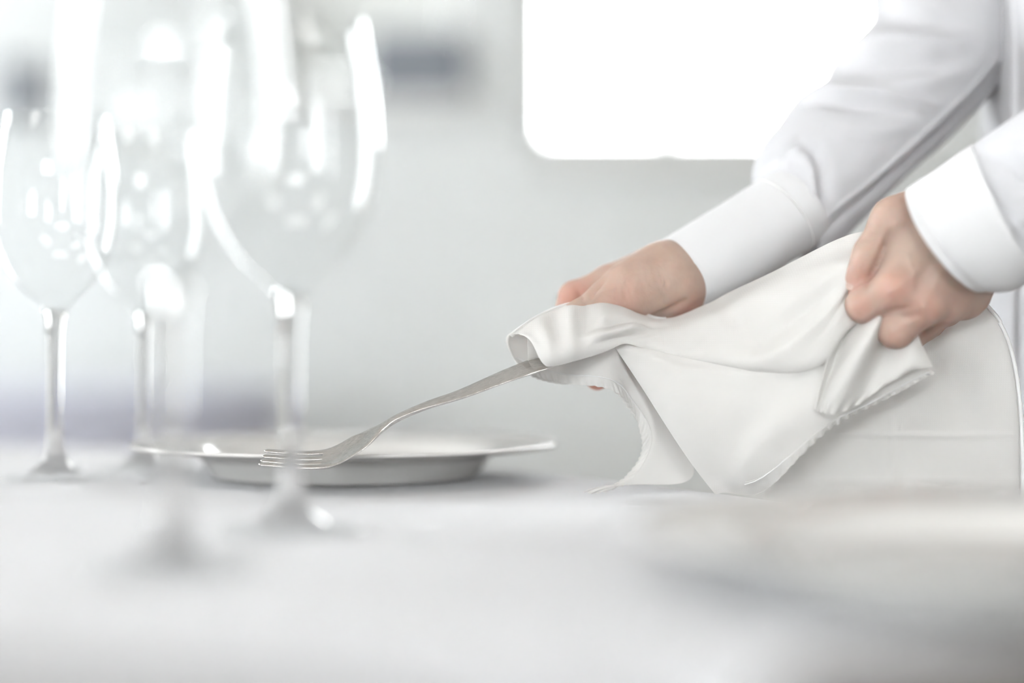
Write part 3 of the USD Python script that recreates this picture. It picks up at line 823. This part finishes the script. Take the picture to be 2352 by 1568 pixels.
def body(p):
    v3 = np.array
    d = cone(p, v3([.50, 1.06, .93]), v3([.49, 1.06, 1.10]), .135, .125)
    for a, b, ra, rb, k in (
        (v3([.49, .98, .95]), v3([.49, .98, 1.0]), .13, .12, .05), (v3([.49, 1.12, .95]), v3([.49, 1.12, 1.0]), .13, .12, .05),
        (v3([.49, 1.06, 1.08]), v3([.475, 1.06, 1.26]), .12, .13, .06), (v3([.475, .97, 1.24]), v3([.475, 1.13, 1.26]), .11, .11, .06),
        (v3([.48, 1.05, 1.32]), SH_R, .08, .045, .03), (v3([.48, 1.03, 1.32]), SH_L, .08, .045, .03),
        (v3([.465, 1.04, 1.36]), v3([.43, 1.04, 1.47]), .062, .056, .03),
        (v3([.425, 1.04, 1.58]), v3([.405, 1.04, 1.60]), .098, .095, .02), (v3([.39, 1.04, 1.52]), v3([.365, 1.04, 1.505]), .066, .045, .03),
        (v3([.325, 1.04, 1.555]), v3([.302, 1.04, 1.538]), .012, .014, .015),
        (v3([.50, .97, .92]), v3([.485, .955, .50]), .098, .062, .03), (v3([.485, .955, .50]), v3([.50, .95, .09]), .062, .042, .02),
        (v3([.50, 1.14, .92]), v3([.485, 1.155, .50]), .098, .062, .03), (v3([.485, 1.155, .50]), v3([.50, 1.16, .09]), .062, .042, .02),
        (v3([.50, .95, .05]), v3([.36, .935, .035]), .043, .032, .02), (v3([.50, 1.16, .05]), v3([.36, 1.175, .035]), .043, .032, .02)):
        d = smin(d, cone(p, a, b, ra, rb), k)
    for s, e, w in ((SH_R, EL_R, WR_R), (SH_L, EL_L, WR_L)):
        d = smin(d, cone(p, s, e, .034, .024), .012); d = smin(d, cone(p, e, w, .024, .021), .008)
    for y in (.962, 1.118): d = smin(d, cone(p, v3([.42, y, 1.57]), v3([.425, y, 1.545]), .018, .014), .008)      # ears
    for y in (1.008, 1.072): d = np.maximum(d, -cone(p, v3([.320, y, 1.583]), v3([.318, y, 1.583]), .011, .011))     # eye sockets
    return d


def bounds(j, pad):
    c = np.array([x[0] for x in j]); r = max(x[1] for x in j)
    return c.min(0) - r - pad, c.max(0) + r + pad


lj = [j for k in ('thumb', 'index', 'middle', 'ring', 'pinky', 'arm') for j in L[k]]
rj = [j for k in ('thumb', 'index', 'middle', 'ring', 'pinky', 'arm') for j in R[k]]
hl = field_mesh(left_hand, *bounds(lj, .012), .0012)
hr = field_mesh(right_hand, *bounds(rj, .012), .0014)
hb = field_mesh(body, (.24, .74, -.02), (.68, 1.36, 1.78), .012)
hb2 = field_mesh(body, (.05, .74, .70), (.68, 1.36, 1.45), .010)


def crease(m, line, width, depth):
    v, f = m
    return fold(v, vnormals(v, f), line, width, -depth), f


hl = crease(hl, [(1972, 716), (1985, 708), (2003, 700)], 3, .0005); hl = crease(hl, [(1978, 722), (1996, 714), (2008, 706)], 2.5, .0005)
hl = crease(hl, [(2032, 765), (2050, 752), (2070, 742)], 3, .0003); hl = crease(hl, [(2040, 776), (2060, 766), (2078, 756)], 3, .0003)
hl = crease(hl, [(2042, 545), (2020, 600), (1990, 655)], 6, .0012); hl = crease(hl, [(2088, 706), (2066, 712), (2045, 712)], 5, .0014)
for ln, w_, h_ in (([(2150, 570), (2105, 620), (2062, 660)], 12, .0009), ([(2180, 600), (2150, 650), (2126, 692)], 13, .0009), ([(2085, 585), (2100, 625), (2095, 660)], 5, .0006), ([(2135, 590), (2120, 640), (2090, 690)], 14, -.0008),
                   ([(2048, 660), (2056, 674)], 16, .0016), ([(2118, 696), (2126, 708)], 15, .0014), ([(2040, 690), (2000, 712), (1980, 722)], 12, .0006), ([(2085, 500), (2060, 512), (2045, 530)], 9, .0012)):
    hl = crease(hl, ln, w_, -h_)
for k in range(5): hl = crease(hl, [(1974 + 7 * k, 722 - 2 * k), (1980 + 7 * k, 712 - 2 * k), (1986 + 7 * k, 698 - 2 * k)], 2.2, .00035)
for k in range(6): hl = crease(hl, [(2026 + 5 * k, 752 + 5 * k), (2044 + 5 * k, 746 + 4 * k), (2062 + 5 * k, 738 + 4 * k)], 2.2, .0003)
hl = crease(hl, [(2050, 522), (2036, 560), (2014, 610), (1992, 655)], 7, .0017); hl = crease(hl, [(2108, 722), (2086, 728), (2068, 726)], 6, .0016)
for k in range(7): hr = crease(hr, [(1486 + 8 * k, 606 + 4 * k), (1484 + 8 * k, 640), (1478 + 8 * k, 676)], 2.2, .0003)
hr = crease(hr, [(1443, 640), (1436, 668), (1430, 698)], 4, .0010); hr = crease(hr, [(1452, 640), (1448, 662), (1440, 690)], 3, .0006)
hr = crease(hr, [(1416, 655), (1418, 680), (1420, 695)], 4, .0005); hr = crease(hr, [(1392, 640), (1368, 664), (1350, 694)], 7, .0020)
hr = crease(hr, [(1536, 620), (1530, 650), (1524, 670)], 3, .0004); hr = crease(hr, [(1522, 618), (1516, 650)], 3, .0003)
hr = crease(hr, [(1324, 662), (1336, 682), (1346, 694)], 6, .0016); hr = crease(hr, [(1500, 728), (1540, 712), (1575, 690)], 7, .0022)


def to_man(m):
    v, f = m
    t = trimesh.Trimesh(v, f, process=True)
    t = max(t.split(only_watertight=False), key=lambda x: len(x.faces)) if t.body_count > 1 else t
    k = manifold3d.Manifold(manifold3d.Mesh(np.asarray(t.vertices, np.float32), np.asarray(t.faces, np.uint32)))
    return k if k.status() == manifold3d.Error.NoError and k.num_tri() else None


tb = trimesh.Trimesh(*hb2, process=False)
mans = [to_man(m) for m in (hl, hr, field_mesh(body, (.05, .70, -.02), (.70, 1.36, 1.78), .011))]
whole = None
if all(m is not None for m in mans):
    w = mans[0] + mans[1] + mans[2]
    k = w.to_mesh(); whole = (np.array(k.vert_properties[:, :3], float), np.array(k.tri_verts, int))
else:
    print('hands not manifold', [m is not None for m in mans])
    whole = join(hl, hr, hb)
bp = obj('body', whole, M['skin'], person, True, 'bare hands with reddish knuckles')
bv = np.array(UsdGeom.Mesh(bp).GetPointsAttr().Get())
flush = np.zeros(len(bv))
for c, r, w in ((P(2052, 668, .878), .012, .55), (P(2122, 700, .879), .012, .55), (P(1978, 705, .893), .010, .5), (P(2056, 765, .889), .011, .35), (P(1968, 645, .90), .011, .6), (P(2170, 700, .89), .012, .4),
                (P(1318, 690, .975), .012, .8), (P(1345, 690, .97), .008, .6), (P(1430, 690, .945), .010, .45), (P(1375, 880, .97), .012, .8), (P(1580, 700, .965), .012, .7)):
    flush = np.maximum(flush, w * np.exp(-(np.linalg.norm(bv - c, axis=1) / r) ** 2))
UsdGeom.PrimvarsAPI(UsdGeom.Mesh(bp)).CreatePrimvar('flush', Sdf.ValueTypeNames.FloatArray, 'vertex').Set(Vt.FloatArray.FromNumpy(flush.astype(np.float32)))
# thumb nail of the near hand
nc = P(1957, 649, .899)
nv, nf = np.array(trimesh.creation.icosphere(3, 1.0).vertices), trimesh.creation.icosphere(3, 1.0).faces
ax1 = P(1966, 658, .9) - P(1990, 612, .9); ax1 /= np.linalg.norm(ax1); ax2 = np.array([-.35, -.8, .3]); ax2 -= ax1 * (ax2 @ ax1); ax2 /= np.linalg.norm(ax2); ax3 = np.cross(ax1, ax2)
nail = nc + np.outer(nv[:, 0] * .0045, ax1) + np.outer(nv[:, 1] * .0008, np.cross(ax1, ax3)) + np.outer(nv[:, 2] * .0030, ax3)
obj('thumbnail', (nail, nf), M['nail'], person, True)


# --- sleeves and cuffs
def wrink(seed, amp, folds=(), fa=9, ft=9):
    def w(v, n, t, a, T):
        q = np.stack([np.cos(a) * 1.2, np.sin(a) * 1.2, t * ft], -1)
        v = v + n * ((meshkit.fbm(q + seed, 3, seed) - 0.5) * 2 * amp)[:, None]
        for line, width, height in folds: v = fold(v, n, line, width, height)
        return v
    return w


SL1 = [((1740, 422), (1866, 580), .997, .0250), ((1750, 398), (1882, 585), 1.0, .0285), ((1744, 372), (1905, 580), 1.003), ((1758, 325), (1955, 532), 1.012), ((1790, 285), (2020, 470), 1.023), ((1826, 236), (2075, 415), 1.033), ((1868, 208), (2130, 365), 1.041),
       ((1896, 190), (2170, 330), 1.048), ((1915, 152), (2215, 285), 1.056), ((1962, 98), (2275, 222), 1.068), ((2010, 30), (2330, 150), 1.082), ((2010, -40), (2390, 70), 1.098),
       ((2120, -260), (2560, -120), 1.135), ((2330, -620), (2720, -480), 1.185), ((2470, -890), (2740, -720), 1.205), ((2560, -960), (2740, -850), 1.205)]
n_t, n_a = 240, 160
folds1 = [([(1750, 385), (1790, 350), (1835, 325), (1870, 345), (1888, 390), (1892, 450), (1884, 520)], 15, -.0060),
          ([(1800, 350), (1840, 350), (1868, 390), (1872, 460)], 18, .0035),
          ([(1800, 240), (1880, 225), (1980, 240), (2080, 262)], 18, -.0050), ([(1830, 225), (1900, 207), (2000, 212), (2150, 245)], 12, .0045),
          ([(1880, 285), (1990, 300), (2090, 290)], 20, .0028), ([(1960, 105), (2060, 90), (2200, 100)], 22, .0055), ([(1930, 160), (2050, 150), (2200, 150)], 24, -.0045),
          ([(2000, 30), (2100, 40), (2220, 60)], 22, -.005), ([(2030, 200), (2150, 180), (2240, 150)], 20, .003),
          ([(1878, 512), (1990, 425), (2110, 320), (2230, 205), (2306, 118)], 5, .0022), ([(1895, 528), (1990, 452), (2110, 350), (2230, 240), (2306, 150)], 9, -.0028)]
v, f, n = loft(SL1, n_t, n_a, 0.82, wrink(3, .0016, folds1))
obj('sleeve', shell(v, f, n_t, n_a, .0007), M['shirt'], person, 60)


def bowed(v, line_t, bow): return v


CF1 = [((1478, 577), (1600, 716), .974), ((1500, 563), (1628, 706), .977), ((1600, 502), (1720, 660), .985), ((1700, 441), (1810, 606), .993), ((1748, 411), (1874, 566), .997), ((1770, 398), (1890, 556), .999)]
def cuff_w(seed, bow, t_len=.02):
    def w(v, n, t, a, T):
        # the opening is cut on a slant: the near side sits further up the arm
        axis = v.reshape(-1, 96, 3).mean(1); d = axis[-1] - axis[0]; d /= np.linalg.norm(d)
        k = np.clip(np.sin(a), -0.3, 1) * np.exp(-t / t_len)
        q = np.stack([np.cos(a), np.sin(a), t * 6], -1)
        return v + d * (bow * k)[:, None] + n * ((meshkit.fbm(q + seed, 2, seed) - .5) * .0016)[:, None]
    return w


v, f, n = loft(CF1, 60, 96, 1.02, cuff_w(5, .006))
obj('cuff', shell(v, f, 60, 96, .0016), M['cuff'], person, 60)
def ring_line(v, row, n_a=96, lift=.0004):
    r = v.reshape(-1, n_a, 3)[row]; c = r.mean(0)
    o = r - c
    return np.vstack([c + o * (1 + lift / np.linalg.norm(o, axis=1, keepdims=True)), (c + o * (1 + lift / np.linalg.norm(o, axis=1, keepdims=True)))[:1]])


obj('cuff_stitching', tube(ring_line(v, 52, 96, .0005), .00035, 6), M['thread'], person, True)

SL2 = [((2170, 372), (2345, 652), .892, .036), ((2260, 310), (2400, 620), .884), ((2360, 245), (2470, 580), .874), ((2480, 165), (2600, 520), .862), ((2580, 70), (2780, 420), .850), ((2660, -60), (2960, 200), .848),
       ((2700, -300), (3010, -170), .854), ((2920, -890), (3250, -800), .864), ((3070, -1310), (3420, -1230), .872), ((3140, -1500), (3440, -1430), .884)]
folds2 = [([(2300, 330), (2400, 360), (2450, 430)], 18, .004), ([(2330, 420), (2420, 430)], 14, -.003), ([(2270, 360), (2330, 400), (2360, 450)], 14, -.0025), ([(2250, 560), (2352, 500)], 14, .002)]
v, f, n = loft(SL2, 140, 120, .8, wrink(8, .0020, folds2))
obj('sleeve', shell(v, f, 140, 120, .0007), M['shirt'], person, 60)
CF2 = [((2086, 430), (2258, 670), .893, .0335), ((2098, 421), (2275, 670), .893, .0335), ((2150, 388), (2325, 668), .891, .036), ((2200, 352), (2365, 648), .888, .037), ((2235, 330), (2392, 632), .886, .0375)]


def cuff2(v, n, t, a, T):
    axis = v.reshape(-1, 96, 3).mean(1); d = axis[-1] - axis[0]; d /= np.linalg.norm(d)
    k = np.clip(np.sin(a), -.3, 1) ** 1 * np.exp(-t / .03)
    v = v - d * (.017 * k)[:, None]
    q = np.stack([np.cos(a), np.sin(a), t * 6], -1)
    return v + n * ((meshkit.fbm(q + 3, 2, 12) - .5) * .0020)[:, None]


v, f, n = loft(CF2, 60, 96, .8, cuff2)
obj('cuff', shell(v, f, 60, 96, .0016), M['cuff'], person, 60)

# --- shirt body, collar, trousers, shoes, hair
def ringloft(stns, n_t, n_a=120, amp=.003, seed=1, thick=.0008):
    s = np.array(stns, float)          # z, cx, cy, rx, ry
    Z = np.linspace(s[0, 0], s[-1, 0], n_t)
    g = PchipInterpolator(s[:, 0], s[:, 1:])(Z)
    a = np.arange(n_a) * 2 * np.pi / n_a
    sx = np.sign(np.cos(a)) * np.abs(np.cos(a)) ** .85; sy = np.sign(np.sin(a)) * np.abs(np.sin(a)) ** .85
    v = np.stack([g[:, 0:1] + g[:, 2:3] * sx, g[:, 1:2] + g[:, 3:4] * sy, np.repeat(Z[:, None], n_a, 1)], -1).reshape(-1, 3)
    f = grid_faces(n_t, n_a, True)
    nn = vnormals(v, f)
    q = v * [14, 14, 5]
    v = v + nn * ((meshkit.fbm(q + seed, 3, seed) - .5) * 2 * amp)[:, None]
    return shell(v, f, n_t, n_a, thick)


obj('shirt', ringloft([(.74, .480, 1.05, .166, .225), (.90, .478, 1.05, .164, .220), (1.02, .474, 1.05, .160, .212), (1.15, .470, 1.05, .156, .208), (1.30, .470, 1.042, .152, .226), (1.38, .472, 1.041, .120, .200), (1.425, .465, 1.04, .085, .120), (1.45, .452, 1.04, .068, .072)], 110), M['shirt'], person, 60)
obj('placket', tm(rbox(.3105, .318, 1.03, 1.063, .76, 1.25, .003, 8)), M['shirt'], person, 30)
obj('collar', ringloft([(1.44, .452, 1.04, .074, .076), (1.47, .445, 1.04, .070, .070), (1.49, .44, 1.04, .076, .074)], 16, 80, .0005), M['cuff'], person, 60)
for y, s in ((.96, -1), (1.15, 1)):
    obj('trouser_leg', ringloft([(.06, .50, y - .005 * s, .075, .075), (.5, .49, y, .092, .085), (.80, .50, y + .0 * s, .125, .098), (.92, .50, y - .01 * s, .135, .110)], 60, 80, .003, 4), M['trouser'], person, 60)
    obj('shoe', tm(rbox(.33, .56, y - .05, y + .05, 0.001, .085, .035, 20)), M['shoe'], person, 40)
hv = np.array(trimesh.creation.icosphere(4, 1.0).vertices)
hv = hv * [.118, .112, .112] + [.428, 1.04, 1.615]
k = hv[:, 2] < 1.60 - (.428 - hv[:, 0]) * .9 * (hv[:, 0] < .428)
cap = trimesh.Trimesh(hv, trimesh.creation.icosphere(4, 1.0).faces, process=False)
cap = cap.slice_plane([.40, 1.04, 1.60], [.75, 0, .66], cap=True)
obj('hair', (np.array(cap.vertices), np.array(cap.faces)), M['hair'], person, True)


# ------------------------------------------------------------------ chair in front of the table, lower right
def make_chair(label, cx, fabric, top):
    ch = thing('dining_chair', label, 'chair', (cx, 0.370, 0), 'upholstered chairs drawn up to the near table edge')
    bk = [manifold3d.Manifold.sphere(.018, 20).translate((x, y, z)) for x in (-.235, .235) for y, z in ((-.012, top - .028), (.004, .47))] + [manifold3d.Manifold.sphere(.018, 20).translate((x, -.006, top - .018)) for x in (-.12, 0, .12)]
    obj('backrest', tm(manifold3d.Manifold.batch_hull(bk)), fabric, ch, 40)
    obj('seat', tm(rbox(-.23, .23, .015, .40, .42, .485, .03)), fabric, ch, 40)
    for x in (-.2, .2):
        for y in (.03, .39): obj('leg', tm(manifold3d.Manifold.cylinder(.44, .014, .02, 16).translate((x, y, 0))), M['wood'], ch, 40)


make_chair('taupe upholstered dining chair at the near table edge, lower right corner', .305, M['taupe'], .774)
make_chair('pale grey padded chair form filling the grey blur along the bottom left edge of the photo', -.262, M['pale'], .766)  # chair form stands where the bottom left turns a vague grey

# ------------------------------------------------------------------ background things, far out of focus
tag(obj('box', tm(rbox(-.305, -.09, Y1 - .02, Y1 + .07, 1.361, 1.50, .008)), M['slate'], None, 40), 'dark slate-blue box on the sill of the left background window', 'box')
pic = thing('picture', 'narrow dark picture on the back wall, far left in the blur', 'picture', (-1.03, Y1 - .016, 1.38))
obj('picture_frame', tm(box(-.035, .035, -.012, .014, -.06, .06) - box(-.028, .028, -.02, .006, -.053, .053)), M['slate'], pic, False)
obj('picture_panel', tm(box(-.028, .028, -.004, .006, -.053, .053)), M['slate'], pic, False)
